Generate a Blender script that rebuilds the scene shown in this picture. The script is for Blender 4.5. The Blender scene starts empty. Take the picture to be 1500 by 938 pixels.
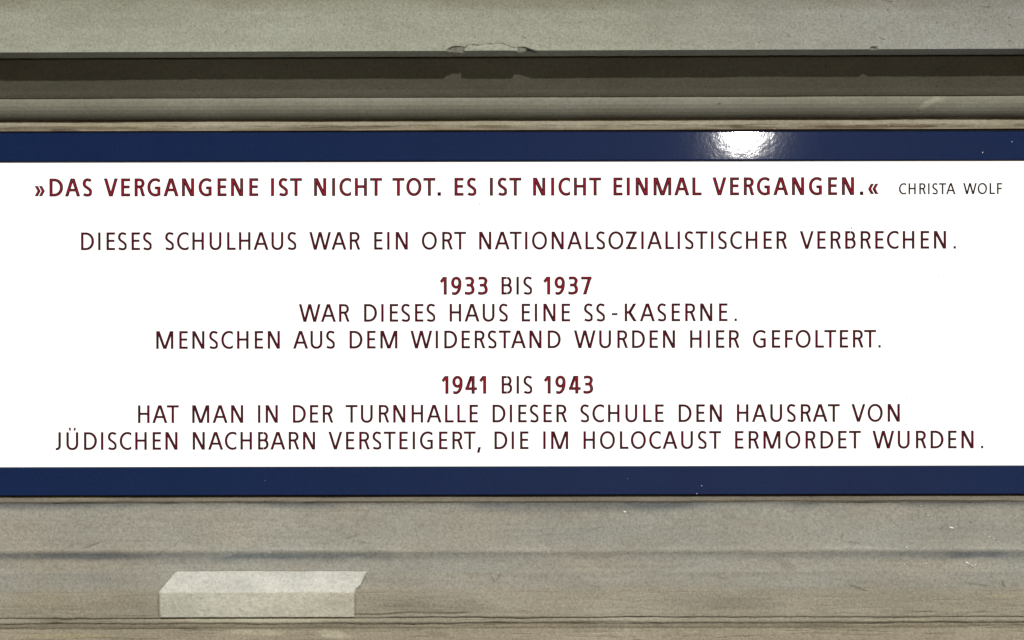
import bpy, bmesh, math
import numpy as np
from mathutils import Vector
from mathutils.geometry import delaunay_2d_cdt

scene = bpy.context.scene
COL = scene.collection

# ------------------------------------------------------------------ camera
S = 0.0016            # metres per photograph pixel in the plane of the sign (sign about 2.5 m long)
D = 4.0               # camera distance from the sign
HC = 1.2              # camera stands this far below the middle of the picture
ROLL = 0.0018
cam_d = bpy.data.cameras.new("camera")
cam = bpy.data.objects.new("camera", cam_d)
COL.objects.link(cam)
cam.location = (0, -D, -HC)
cam.rotation_euler = (math.radians(90), 0, 0)
cam_d.sensor_width = 36
cam_d.lens = 36 * D / (1500 * S)
cam_d.shift_y = HC / (1500 * S) + 0.8 / 1500
cam_d.shift_x = -1.35 / 1500
cam_d.clip_end = 200
scene.camera = cam

# ------------------------------------------------------------------ world and sun
SUNV = Vector((0.545, -4.0, 1.650)).normalized()      # towards the sun
elev = math.asin(SUNV.z)
azim = math.atan2(SUNV.x, SUNV.y)
world = bpy.data.worlds.new("World")
scene.world = world
world.use_nodes = True
wn = world.node_tree.nodes
bg = wn["Background"]
sky = wn.new("ShaderNodeTexSky")
sky.sky_type = 'NISHITA'
sky.sun_disc = False
sky.sun_elevation = elev
sky.sun_rotation = azim
sky.air_density = 1.0
sky.dust_density = 0.6
world.node_tree.links.new(sky.outputs[0], bg.inputs[0])
bg.inputs[1].default_value = 0.05
sun_d = bpy.data.lights.new("sun", 'SUN')
sun_d.energy = 3.75
sun_d.angle = math.radians(0.53)
sun_d.color = (1.0, 0.97, 0.925)
sun = bpy.data.objects.new("sun", sun_d)
COL.objects.link(sun)
sun.rotation_euler = (-SUNV).to_track_quat('-Z', 'Y').to_euler()
sun.location = SUNV * 30

scene.view_settings.view_transform = 'Standard'
scene.view_settings.look = 'None'
scene.view_settings.exposure = 0.12
scene.view_settings.gamma = 1.0


# ------------------------------------------------------------------ helpers
def px(u):
    return (u - 750) * S


def pz(v, y=0.0):
    """height of a point at depth y that stands at photograph row v"""
    z0 = -(v - 469) * S
    return (z0 + HC) * (D + y) / D - HC


def empty(name, loc=(0, 0, 0), parent=None):
    o = bpy.data.objects.new(name, None)
    o.empty_display_size = 0.05
    COL.objects.link(o)
    o.location = loc
    if parent:
        o.parent = parent
    return o


def link(name, me, mat=None, parent=None):
    o = bpy.data.objects.new(name, me)
    COL.objects.link(o)
    if mat is not None and len(me.materials) == 0:
        me.materials.append(mat)
    if parent:
        o.parent = parent
    return o


# --- vectorised lattice noise
def _hash(ix, iy, seed):
    h = (ix.astype(np.int64) * 374761393 + iy.astype(np.int64) * 668265263 + seed * 1442695041) & 0xffffffff
    h = ((h ^ (h >> 13)) * 1274126177) & 0xffffffff
    h = (h ^ (h >> 16)) & 0xffffffff
    return h.astype(np.float64) / 4294967295.0 * 2 - 1


def vnoise(x, y, seed=0):
    ix = np.floor(x); iy = np.floor(y)
    fx = x - ix; fy = y - iy
    fx = fx * fx * fx * (fx * (fx * 6 - 15) + 10)
    fy = fy * fy * fy * (fy * (fy * 6 - 15) + 10)
    a = _hash(ix, iy, seed); b = _hash(ix + 1, iy, seed)
    c = _hash(ix, iy + 1, seed); d = _hash(ix + 1, iy + 1, seed)
    return (a * (1 - fx) + b * fx) * (1 - fy) + (c * (1 - fx) + d * fx) * fy


def fbm(x, y, octv=4, seed=0, gain=0.5):
    t = 0; amp = 1; tot = 0
    for i in range(octv):
        t = t + amp * vnoise(x * 2 ** i, y * 2 ** i, seed + i * 17)
        tot += amp; amp *= gain
    return t / tot


def smooth(a, b, x):
    t = np.clip((x - a) / (b - a), 0, 1)
    return t * t * (3 - 2 * t)


# ------------------------------------------------------------------ materials
def new_mat(name):
    m = bpy.data.materials.new(name)
    m.use_nodes = True
    nt = m.node_tree
    return m, nt, nt.nodes["Principled BSDF"]


def N(nt, kind, **kw):
    n = nt.nodes.new(kind)
    for k, v in kw.items():
        setattr(n, k, v)
    return n


def ramp(nt, fac, stops):
    r = nt.nodes.new("ShaderNodeValToRGB")
    el = r.color_ramp.elements
    el[0].position, el[0].color = stops[0][0], (*stops[0][1], 1)
    el[1].position, el[1].color = stops[-1][0], (*stops[-1][1], 1)
    for p, c in stops[1:-1]:
        e = el.new(p); e.color = (*c, 1)
    nt.links.new(fac, r.inputs[0])
    return r.outputs[0]


def mix(nt, a, b, fac, mode='MIX'):
    m = nt.nodes.new("ShaderNodeMix")
    m.data_type = 'RGBA'; m.blend_type = mode
    for sock, val in ((m.inputs[0], fac), (m.inputs[6], a), (m.inputs[7], b)):
        if isinstance(val, (int, float)):
            sock.default_value = val
        elif isinstance(val, tuple):
            sock.default_value = (*val, 1)
        else:
            nt.links.new(val, sock)
    return m.outputs[2]


def math_n(nt, op, a, b=0.0):
    m = nt.nodes.new("ShaderNodeMath"); m.operation = op
    for s, v in ((m.inputs[0], a), (m.inputs[1], b)):
        if isinstance(v, (int, float)):
            s.default_value = v
        else:
            nt.links.new(v, s)
    return m.outputs[0]


def noise_n(nt, vec, scale, detail=4, rough=0.55, stretch=None):
    if stretch:
        mp = nt.nodes.new("ShaderNodeMapping")
        mp.inputs['Scale'].default_value = stretch
        nt.links.new(vec, mp.inputs[0]); vec = mp.outputs[0]
    n = nt.nodes.new("ShaderNodeTexNoise")
    n.inputs['Scale'].default_value = scale
    n.inputs['Detail'].default_value = detail
    n.inputs['Roughness'].default_value = rough
    nt.links.new(vec, n.inputs['Vector'])
    return n.outputs[0]


def stone(name, c1, c2, c3, speck=0.5, streak=0.0, bump=0.6, grain=330):
    """painted or bare sandstone: clouded colour, mineral specks, bedding streaks; 'tone' vertex colours carry the stains and painted shade"""
    m, nt, b = new_mat(name)
    geo = N(nt, "ShaderNodeNewGeometry")
    P = geo.outputs['Position']
    big = noise_n(nt, P, 2.6, 5, 0.6, (1, 1, 2.5))
    mid = noise_n(nt, P, 14, 5, 0.62, (0.6, 1, 2.2))
    fine = noise_n(nt, P, grain, 3, 0.6)
    fine2 = noise_n(nt, P, grain * 0.45, 3, 0.6)
    base = ramp(nt, big, [(0.33, c1), (0.5, c2), (0.68, c3)])
    base = mix(nt, base, c1, math_n(nt, 'MULTIPLY', ramp(nt, mid, [(0.42, (0, 0, 0)), (0.66, (1, 1, 1))]), 0.55))
    sp = ramp(nt, fine, [(0.30, (0.62, 0.61, 0.58)), (0.47, (0.96, 0.96, 0.96)), (0.60, (1.05, 1.05, 1.04)), (0.72, (1.42, 1.42, 1.38))])
    base = mix(nt, base, sp, speck, 'MULTIPLY')
    sp2 = ramp(nt, fine2, [(0.33, (0.75, 0.74, 0.70)), (0.5, (1, 1, 1)), (0.68, (1.22, 1.21, 1.19))])
    base = mix(nt, base, sp2, speck, 'MULTIPLY')
    st = None
    if streak > 0:
        st = noise_n(nt, P, 34, 6, 0.68, (0.13, 1, 2.6))
        sr = ramp(nt, st, [(0.35, (0.74, 0.71, 0.65)), (0.47, (0.98, 0.97, 0.95)), (0.62, (1.14, 1.13, 1.10))])
        base = mix(nt, base, sr, streak, 'MULTIPLY')
    at = N(nt, "ShaderNodeAttribute", attribute_name="tone")
    base = mix(nt, base, at.outputs['Color'], 1.0, 'MULTIPLY')
    nt.links.new(base, b.inputs['Base Color'])
    b.inputs['Roughness'].default_value = 0.82
    b.inputs['Specular IOR Level'].default_value = 0.3
    # fine relief
    h = math_n(nt, 'ADD', math_n(nt, 'MULTIPLY', fine, 0.5), fine2)
    if st is not None:
        h = math_n(nt, 'ADD', h, math_n(nt, 'MULTIPLY', st, 2.2 * streak))
    bp = N(nt, "ShaderNodeBump")
    bp.inputs['Strength'].default_value = bump
    bp.inputs['Distance'].default_value = 0.0016
    nt.links.new(h, bp.inputs['Height'])
    nt.links.new(bp.outputs[0], b.inputs['Normal'])
    return m


M_cornice = stone("painted_cornice_stone", (0.230, 0.227, 0.190), (0.266, 0.264, 0.226), (0.288, 0.287, 0.250), speck=0.62, bump=0.55, grain=420)
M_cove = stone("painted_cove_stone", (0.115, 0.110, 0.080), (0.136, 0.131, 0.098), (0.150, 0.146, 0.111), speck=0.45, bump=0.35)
M_roll = stone("painted_roll_stone", (0.150, 0.145, 0.113), (0.176, 0.175, 0.140), (0.205, 0.205, 0.170), speck=0.4, bump=0.3)
M_bed = stone("bare_bed_stone", (0.210, 0.188, 0.140), (0.262, 0.240, 0.184), (0.308, 0.288, 0.230), speck=0.45, streak=0.35, bump=0.5)
M_fascia = stone("grey_weathered_stone", (0.206, 0.199, 0.168), (0.236, 0.228, 0.194), (0.256, 0.250, 0.216), speck=0.65, streak=0.25, bump=0.7)
M_nose = stone("bedded_sandstone", (0.208, 0.192, 0.146), (0.242, 0.225, 0.176), (0.272, 0.255, 0.204), speck=0.60, streak=0.28, bump=0.8)
M_patch = stone("pale_repair_mortar", (0.385, 0.385, 0.345), (0.425, 0.425, 0.385), (0.470, 0.472, 0.432), speck=0.45, bump=1.0, grain=230)


def plain(name, col, rough=0.5, spec=0.5):
    m, nt, b = new_mat(name)
    geo = N(nt, "ShaderNodeNewGeometry")
    n = noise_n(nt, geo.outputs['Position'], 40, 3)
    c = ramp(nt, n, [(0.3, tuple(x * 0.93 for x in col)), (0.7, tuple(min(1, x * 1.05) for x in col))])
    nt.links.new(c, b.inputs['Base Color'])
    b.inputs['Roughness'].default_value = rough
    b.inputs['Specular IOR Level'].default_value = spec
    return m


def gloss_paint(name, col, rough, bscale, bdist, clouds=0.06, spec=0.15):
    m, nt, b = new_mat(name)
    geo = N(nt, "ShaderNodeNewGeometry")
    P = geo.outputs['Position']
    n = noise_n(nt, P, 6, 5, 0.6)
    c = ramp(nt, n, [(0.3, tuple(x * (1 - clouds) for x in col)), (0.7, tuple(x * (1 + clouds) for x in col))])
    dust = noise_n(nt, P, 420, 2, 0.5)
    c = mix(nt, c, (0.16, 0.17, 0.20), math_n(nt, 'MULTIPLY', ramp(nt, dust, [(0.58, (0, 0, 0)), (0.74, (1, 1, 1))]), 0.10))
    nt.links.new(c, b.inputs['Base Color'])
    b.inputs['Roughness'].default_value = rough
    b.inputs['Specular IOR Level'].default_value = spec
    v = noise_n(nt, P, bscale, 3, 0.6)
    v2 = noise_n(nt, P, bscale * 0.3, 2, 0.5)
    h = math_n(nt, 'ADD', v, math_n(nt, 'MULTIPLY', v2, 1.2))
    bp = N(nt, "ShaderNodeBump")
    bp.inputs['Strength'].default_value = 1.0
    bp.inputs['Distance'].default_value = bdist
    nt.links.new(h, bp.inputs['Height'])
    nt.links.new(bp.outputs[0], b.inputs['Normal'])
    return m


M_blue = gloss_paint("blue_gloss_paint", (0.0034, 0.0118, 0.050), 0.022, 115, 0.000028)
M_white = gloss_paint("white_enamel", (0.87, 0.872, 0.875), 0.60, 60, 0.000006, 0.004, 0.2)
M_edge = plain("dark_wine_lettering", (0.020, 0.0018, 0.0045), 0.8, 0.08)
M_core = plain("red_lettering", (0.190, 0.009, 0.020), 0.8, 0.08)
M_core2 = plain("deep_red_lettering", (0.090, 0.005, 0.012), 0.8, 0.08)
M_black = plain("near_black_lettering", (0.012, 0.006, 0.009), 0.8, 0.08)
M_gap = plain("shadow_gap_dark", (0.012, 0.012, 0.016), 0.8)  # near-black colour standing in for shade in the panel gaps
M_fleck = plain("white_paint_fleck", (0.62, 0.62, 0.59), 0.6)
M_dirt = plain("dark_dirt", (0.05, 0.055, 0.065), 0.8)
M_droppings = plain("pale_speck", (0.62, 0.62, 0.58), 0.7)
M_backing = plain("wall_plaster", (0.22, 0.20, 0.16), 0.9)

# ------------------------------------------------------------------ the moulded stone, swept from profiles with real relief
XL, XR = -2.0, 2.0


def xs_for(step=0.0030, fine=()):
    """column positions, with finer spacing inside the given pixel ranges"""
    xs = [XL]
    while xs[-1] < XR:
        x = xs[-1]; st = step
        if abs(x) > 1.3:
            st = step * 2
        for a, b in fine:
            if px(a) <= x <= px(b):
                st = 0.0009
        xs.append(x + st)
    return np.array(xs)


def dense(prof, step=0.002, fine=()):
    """profile [(v, y) or ('z', y, z)] -> dense array (y, z, v)"""
    pts = []
    for p in prof:
        if p[0] == 'z':
            pts.append((p[1], p[2], p[3]))
        else:
            pts.append((p[1], pz(p[0], p[1]), p[0]))
    out = [pts[0]]
    for a, b in zip(pts[:-1], pts[1:]):
        L = math.hypot(b[0] - a[0], b[1] - a[1])
        st = step
        for f0, f1 in fine:
            if f0 <= (a[2] + b[2]) / 2 <= f1:
                st = 0.0006
        if not (-60 < (a[2] + b[2]) / 2 < 1000):
            st = 0.01
        n = max(1, int(math.ceil(L / st)))
        for i in range(1, n + 1):
            t = i / n
            out.append(tuple(a[k] + (b[k] - a[k]) * t for k in range(3)))
    return np.array(out)


def tone_blobs(U, V, blobs):
    """stains and painted shade of their own shape: (u, v, half-width, half-height, angle, (r, g, b))"""
    T = np.ones(U.shape + (3,))
    for (u, v, a, b, ang, col) in blobs:
        ca, sa = math.cos(ang), math.sin(ang)
        du = U - u; dv = V - v
        p = (du * ca + dv * sa) / a; q = (-du * sa + dv * ca) / b
        w = 0.35 * fbm(U / (a * 0.5 + 3), V / (b * 0.6 + 2), 3, int(u) % 97)
        f = 1 - smooth(0.55, 1.15, np.sqrt(p * p + q * q) + w)
        for k in range(3):
            T[..., k] *= 1 + f * (col[k] - 1)
    return T


def sweep(name, prof, mat, parent, amp=0.0006, big=0.0008, bed=0.0, step=0.003, rowstep=0.002,
          xfine=(), vfine=(), tilt=0.0, post=None, tone=None, seed=1, blobs=()):
    R = dense(prof, rowstep, vfine)
    xs = xs_for(step, xfine)
    ny, nx = len(R), len(xs)
    # smoothed normals of the profile
    d = np.gradient(R[:, :2], axis=0)
    nrm = np.stack([-np.abs(0) + d[:, 1], -d[:, 0]], 1)      # (ny, nz) perpendicular to the run
    nrm /= np.linalg.norm(nrm, axis=1)[:, None] + 1e-12
    X = np.repeat(xs[None, :], ny, 0)
    Y = np.repeat(R[:, 0:1], nx, 1)
    Z = np.repeat(R[:, 1:2], nx, 1)
    V = np.repeat(R[:, 2:3], nx, 1)
    U = X / S + 750
    arc = Y * 0.7 + Z
    disp = big * fbm(X * 5, arc * 14, 3, seed) + amp * fbm(X * 60, arc * 80, 4, seed + 5, 0.6)
    if bed:
        f = fbm(X * 6 + 0.8 * fbm(X * 3, arc * 10, 2, 9), arc * 150, 4, seed + 11, 0.6)
        disp += bed * (f - 1.7 * smooth(0.22, 0.42, -f))
    Y = Y + disp * nrm[:, 0:1]
    Z = Z + disp * nrm[:, 1:2]
    if post is not None:
        X, Y, Z = post(X, Y, Z, U, V, R)
    Z = Z + X * tilt
    if V.mean() > 500:
        Z = Z + waver(U, V)
    T = tone_blobs(U, V, blobs)
    if tone is not None:
        T = T * tone(U, V, X, Z)
    me = bpy.data.meshes.new(name)
    co = np.stack([X, Y, Z], -1).reshape(-1, 3)
    idx = np.arange(ny * nx).reshape(ny, nx)
    q = np.stack([idx[:-1, :-1], idx[1:, :-1], idx[1:, 1:], idx[:-1, 1:]], -1).reshape(-1, 4)
    me.vertices.add(len(co)); me.vertices.foreach_set("co", co.ravel())
    me.loops.add(q.size); me.loops.foreach_set("vertex_index", q.ravel().astype(np.int32))
    me.polygons.add(len(q)); me.polygons.foreach_set("loop_start", np.arange(0, q.size, 4, dtype=np.int32))
    me.polygons.foreach_set("use_smooth", np.ones(len(q), dtype=bool))
    ca = me.color_attributes.new("tone", 'FLOAT_COLOR', 'POINT')
    cc = np.ones((ny * nx, 4)); cc[:, :3] = np.clip(T.reshape(-1, 3), 0, 4)
    ca.data.foreach_set("color", cc.ravel())
    me.update()
    me.set_sharp_from_angle(angle=math.radians(32))
    return link(name, me, mat, parent)


# ---- cornice over the sign
cornice = empty("stone_cornice", (0, -0.15, pz(74, -0.15)))
cornice["label"] = "grey green painted stone cornice with a chipped lower edge above the blue and white sign"
cornice["category"] = "cornice"


class P0:  # parent helper: keeps world coordinates of the parts under an offset Empty
    pass


def adopt(o, parent):
    o.parent = parent
    o.location = (-parent.location.x, -parent.location.y, -parent.location.z)
    return o


ZE = pz(73.5, -0.150)                      # level of the cornice's lower edge
CT = 0.0020                                # the cornice climbs slightly to the right


def chips(X, Y, Z, U, V, R):
    """break the lower front edge: chip faces cut the corner, plus the hairline crack between the two big chips"""
    def bump(u, a, b, l, r):
        return smooth(a, a + l, u) * (1 - smooth(b - r, b, u))
    nz = 0.0022 * fbm(X * 260, Z * 90, 3, 31)
    c = 0.0088 * bump(U, 656, 684, 14, 2.0) + 0.0078 * bump(U, 757, 789, 2.5, 28)
    c = c + 0.0032 * bump(U, 1254, 1269, 4, 5) + 0.0012 * bump(U, 298, 306, 3, 3)
    c = c + 0.0004 * smooth(0.30, 0.6, fbm(X * 22, X * 0, 4, 55))
    c = np.where(c > 0.0006, np.maximum(c + nz * 0.5 * np.clip(c / 0.004, 0, 1), 1e-5), 1e-9)
    a = np.maximum(Z - ZE, 0)
    b = Y + 0.150
    D0 = 0.95 * c
    front = (V <= 73.6) & (a < c)
    Y = np.where(front, -0.150 + np.maximum(b, D0 * (1 - (a / c) ** 5)), Y)
    under = (V > 73.6) & (V < 82.1) & (b < D0)
    Z = np.where(under, ZE + np.maximum(a, c * np.clip(1 - b / D0, 0, 1) ** 0.2), Z)
    Y = np.where((V < 83) & (c > 0.001) & (a < c * 1.1), Y + 0.6 * nz, Y)
    # crack
    vc = 64.0 + 3.2 * fbm(U / 16, U * 0, 3, 77) + 5.0 * smooth(735, 760, U) + 6.0 * (1 - smooth(680, 697, U))
    w = np.exp(-((V - vc) / 0.75) ** 2) * smooth(678, 686, U) * (1 - smooth(748, 762, U))
    Y = Y + 0.0022 * w * (0.5 + 0.8 * smooth(-0.2, 0.4, fbm(U / 6, U * 0, 2, 12)))
    lift = smooth(vc - 0.5, vc + 1.0, V) * smooth(690, 700, U) * (1 - smooth(745, 757, U)) * (V < 74)
    Y = Y - 0.0006 * lift
    return X, Y, Z


pits_and_chip_shade = [(671, 69.9, 16, 3.6, -0.07, (0.09, 0.08, 0.065)), (769, 71.0, 14, 3.0, 0.22, (0.09, 0.08, 0.065)), (776, 73.6, 13, 1.7, 0.30, (0.30, 0.28, 0.24)), (762, 76.0, 8, 0.8, 0.45, (1.9, 1.9, 1.8)), (681, 77.5, 6, 0.8, -0.6, (1.6, 1.6, 1.5)), (722, 68.5, 30, 4.5, 0.0, (1.10, 1.10, 1.10)), (1261, 70.5, 6, 1.6, 0, (0.25, 0.24, 0.2)), (780, 73.0, 10, 1.2, 0.2, (0.5, 0.48, 0.44))]  # dark blobs put the shade inside the chips into the colour
rng = np.random.RandomState(4)
for (u, v, a, b, g) in [(1278, 3, 7, 0.8, 0.05), (1418, 12.5, 7, 0.9, 0.05), (1272, 58, 5, 1.1, 0.45), (1322, 34, 1.4, 1.3, 0),
                        (1348, 35, 1.6, 1.3, 0), (1213, 25, 1.5, 1.2, 0), (1278, 15.5, 1.5, 1.3, 0), (1449, 28, 1.8, 1.2, 0.3),
                        (1418, 46, 1.4, 1.2, 0), (1452, 62, 1.6, 1.4, 0), (1140, 53, 4, 0.9, 0.9), (864, 12, 1.3, 1.1, 0),
                        (848, 32, 1.5, 1.2, 0), (769, 55, 2.2, 1.2, 0.6), (515, 34, 1.4, 1.2, 0), (1300, 48, 1.4, 1.2, 0)]:
    pits_and_chip_shade.append((u, v, a, b, g, (0.38, 0.37, 0.33)))
for i in range(70):
    pits_and_chip_shade.append((rng.uniform(0, 1500), rng.uniform(0, 70), rng.uniform(0.8, 1.5), rng.uniform(0.7, 1.2), rng.uniform(-1, 1), (0.58, 0.57, 0.53)))


def tone_face(U, V, X, Z):
    T = np.ones(U.shape + (3,))
    # paint is a little greener and paler on the left, greyer on the right; darker and browner along the top of the band
    g = smooth(700, 1500, U)
    T[..., 0] *= 1.03 - 0.13 * g; T[..., 1] *= 1.07 - 0.15 * g; T[..., 2] *= 1.02 - 0.04 * g
    w = 0.30 * (1 - smooth(-14, 20, V + 14 * fbm(U / 120, V / 40, 3, 3)))
    T[..., 0] *= 1 - w * 0.75; T[..., 1] *= 1 - w * 0.85; T[..., 2] *= 1 - w * 1.1
    return T


face_prof = [(-330, -0.215), (-120, -0.205), (-45, -0.188), (-12, -0.1745), (15, -0.164), (38, -0.157), (55, -0.153), (66, -0.1508),
             (73.5, -0.150), (82.0, -0.1215)]
zl = pz(82.0, -0.1215)
face_prof += [('z', -0.1205, zl + 0.009, 82.2), ('z', -0.1175, zl + 0.0095, 82.4)]
o = sweep("cornice_face", face_prof, M_cornice, None, amp=0.00040, big=0.0003, xfine=((640, 800), (1248, 1275)), vfine=((57, 83),),
          tilt=CT, post=chips, tone=tone_face, seed=3, blobs=pits_and_chip_shade)
adopt(o, cornice)

cove_prof = [('z', -0.1175, zl + 0.0095, 82.5), (85, -0.1150), (96, -0.1000), (108, -0.0845), (120, -0.0690), (130, -0.0560), (137, -0.0475), (141, -0.0425), (143.5, -0.0380)]
o = sweep("cove", cove_prof, M_cove, None, amp=0.0003, big=0.0003, tilt=CT * 0.8, seed=8,
          blobs=[(rng.uniform(0, 1500), rng.uniform(86, 140), rng.uniform(0.8, 2.0), rng.uniform(0.7, 1.3), 0, (0.55, 0.54, 0.5)) for i in range(40)])
adopt(o, cornice)

zr = pz(143.5, -0.038)
roll_prof = [('z', -0.0380, zr, 143.4), ('z', -0.0435, zr - 0.0005, 143.3), (143.8, -0.0448), (147, -0.0450), (153, -0.0430), (159, -0.0385), (164, -0.0330), (168, -0.0275),
             (171, -0.0225), (172.6, -0.0195), (173.6, -0.0150)]
roll_blobs = [(1352, 154, 20, 5.0, -0.55, (1.45, 1.43, 1.38)), (1372, 148, 8, 3, -0.4, (1.3, 1.3, 1.26)), (1340, 163, 4, 1.2, 0, (0.6, 0.55, 0.45)),
              (345, 145, 3, 1, 0, (0.6, 0.6, 0.55)), (1051, 152, 2, 1.5, 0, (0.45, 0.45, 0.4)), (880, 165, 90, 3, 0, (1.1, 1.1, 1.08))]
o = sweep("roll_moulding", roll_prof, M_roll, None, amp=0.00035, big=0.0010, tilt=0.0014, rowstep=0.0013, seed=12, blobs=roll_blobs)
adopt(o, cornice)

bed_prof = [(173.6, -0.0150), (174.6, -0.0115), (177, -0.0112), (182, -0.0108), (184.5, -0.0095), (187, -0.0085), (189.8, -0.0080), (192.0, -0.0030), (198, 0.0075), (232, 0.0085)]
bed_blobs = [(100, 189, 26, 3.4, 0.02, (0.50, 0.47, 0.50)), (15, 188, 18, 3, 0, (0.7, 0.7, 0.7)), (1110, 188.5, 48, 3.2, 0, (0.62, 0.56, 0.50)),
             (1260, 186.5, 70, 3.0, 0, (0.62, 0.55, 0.48)), (1080, 186, 14, 2.5, 0, (0.55, 0.5, 0.42)), (1350, 187, 26, 2.5, 0, (0.66, 0.6, 0.52)),
             (1301, 184.5, 1.8, 1.3, 0, (2.3, 2.3, 2.2)), (1134, 189, 1.6, 1.2, 0, (2.2, 2.2, 2.1)), (620, 186, 60, 2.5, 0, (1.12, 1.1, 1.0)), (200, 183, 120, 4, 0, (1.12, 1.12, 1.06)),
             (1440, 186, 60, 4, 0, (0.95, 0.97, 0.92)), (830, 189, 120, 2.5, 0, (0.86, 0.82, 0.78))]
def bed_tone(U, V, X, Z):
    T = np.ones(U.shape + (3,))
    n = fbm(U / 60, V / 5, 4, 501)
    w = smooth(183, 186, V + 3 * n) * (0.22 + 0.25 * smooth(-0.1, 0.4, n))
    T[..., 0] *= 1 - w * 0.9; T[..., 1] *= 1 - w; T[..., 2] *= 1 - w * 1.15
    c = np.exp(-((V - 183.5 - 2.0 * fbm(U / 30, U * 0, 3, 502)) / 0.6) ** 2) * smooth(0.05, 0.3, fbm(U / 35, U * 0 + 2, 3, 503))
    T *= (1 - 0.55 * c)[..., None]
    return T


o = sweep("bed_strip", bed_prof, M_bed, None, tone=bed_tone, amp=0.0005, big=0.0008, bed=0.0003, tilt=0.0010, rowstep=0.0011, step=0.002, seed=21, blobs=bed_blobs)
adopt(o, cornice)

def waver(U, V):
    d = 0
    for ve, wd, a1, a2, sd in ((734.5, 2.5, 0.0010, 0.0005, 301), (904, 2.6, 0.0017, 0.0009, 311), (911.8, 3.2, 0.0015, 0.0009, 321), (866, 3.0, 0.0010, 0.0007, 331), (806, 6, 0.0016, 0.0005, 341)):
        w = np.exp(-((V - ve) / wd) ** 2)
        d = d + w * (a1 * fbm(U / 95, U * 0 + sd, 3, sd) + a2 * fbm(U / 17, U * 0 + sd, 3, sd + 1))
    return d


# ---- moulded stone band under the sign
band = empty("stone_band", (0, -0.02, pz(860, -0.02)))
band["label"] = "weathered sandstone moulding band with a pale repair patch, below the blue and white sign"
band["category"] = "stone moulding"

fil_prof = [(700, 0.0085), (722, 0.0080), (728, 0.0045), (731.5, 0.0015), (733.0, 0.0008), (734.4, 0.0026), (736.2, 0.0048)]
o = sweep("fillet", fil_prof, M_bed, None, amp=0.0006, big=0.0010, bed=0.0004, rowstep=0.0012, step=0.002, seed=33,
          tone=lambda U, V, X, Z: np.ones(U.shape + (3,)) * np.array([0.56, 0.56, 0.58]),
          blobs=[(388, 733, 3, 2, 0, (0.6, 0.6, 0.6)), (120, 728, 60, 3, 0, (1.2, 1.2, 1.1))])
adopt(o, band)


def fascia_tone(U, V, X, Z):
    T = np.ones(U.shape + (3,))
    # blotched grey to warm washes in the old paint
    a = fbm(U / 170, V / 60, 4, 61)
    T[..., 0] *= 1 + 0.07 * a; T[..., 2] *= 1 - 0.05 * a
    # shade of the shallow hollow put into the colour, broken along its length
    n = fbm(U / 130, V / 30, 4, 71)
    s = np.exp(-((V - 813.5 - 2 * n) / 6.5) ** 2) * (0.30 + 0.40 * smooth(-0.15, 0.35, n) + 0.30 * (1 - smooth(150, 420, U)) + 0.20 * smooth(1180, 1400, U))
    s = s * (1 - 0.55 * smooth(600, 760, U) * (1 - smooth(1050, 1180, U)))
    # soot under the fillet
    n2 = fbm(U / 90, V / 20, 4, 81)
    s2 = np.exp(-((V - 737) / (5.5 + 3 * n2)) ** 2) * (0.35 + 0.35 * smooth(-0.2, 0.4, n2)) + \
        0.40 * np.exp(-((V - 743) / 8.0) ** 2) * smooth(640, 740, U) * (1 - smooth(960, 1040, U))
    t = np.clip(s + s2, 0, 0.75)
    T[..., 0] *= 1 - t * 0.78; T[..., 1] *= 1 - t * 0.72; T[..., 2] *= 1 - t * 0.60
    # paler arris, its highlight put into the colour
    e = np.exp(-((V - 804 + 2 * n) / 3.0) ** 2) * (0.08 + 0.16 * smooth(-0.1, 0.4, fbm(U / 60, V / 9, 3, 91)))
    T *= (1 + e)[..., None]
    return T


gouge = []
for (u, v, a, b, g, k) in [(137, 796, 14, 1.5, -0.35, 0.62), (100, 800, 20, 1.4, -0.5, 0.8), (515, 785, 12, 1.6, -0.3, 0.72), (530, 793, 9, 1.6, 0.2, 0.75),
                           (870, 775, 16, 1.0, -0.3, 0.72), (800, 783, 14, 1.0, -0.1, 0.75), (1250, 795, 12, 1.4, 0.1, 0.7), (1422, 766, 2.4, 1.0, 0.3, 0.45),
                           (1193, 753, 1.6, 1.2, 0, 0.4), (1417, 776, 2, 1, 0, 0.5), (1234, 784, 1.5, 5, 0.3, 0.75), (1240, 805, 1.4, 1.4, 0, 0.4),
                           (480, 748, 60, 1.0, -0.03, 0.88), (245, 803, 20, 1.3, -0.5, 0.72), (985, 755, 30, 1, 0, 0.9), (730, 845, 8, 2.2, -0.9, 0.72),
                           (722, 849, 5, 1.5, 1.2, 0.7), (1055, 846, 16, 3, 0.2, 0.84), (1150, 828, 20, 6, 0.4, 0.82), (1335, 763, 8, 1.2, 0.1, 0.8)]:
    gouge.append((u, v, a, b, g, (k, k * 0.98, k * 0.95)))
for i in range(60):
    k = rng.uniform(0.45, 0.75)
    gouge.append((rng.uniform(0, 1500), rng.uniform(742, 860), rng.uniform(0.7, 1.7), rng.uniform(0.6, 1.2), rng.uniform(-1, 1), (k, k, k)))
gouge += [(246.5, 851, 21, 1.5, -0.86, (0.22, 0.20, 0.17)), (530.5, 852, 18, 1.2, -1.03, (0.55, 0.52, 0.47)), (400, 835.2, 140, 1.0, 0.0, (0.72, 0.70, 0.66))]
gouge.append((395, 808, 2.2, 1.2, 0.2, (1.9, 1.75, 1.6)))

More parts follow.
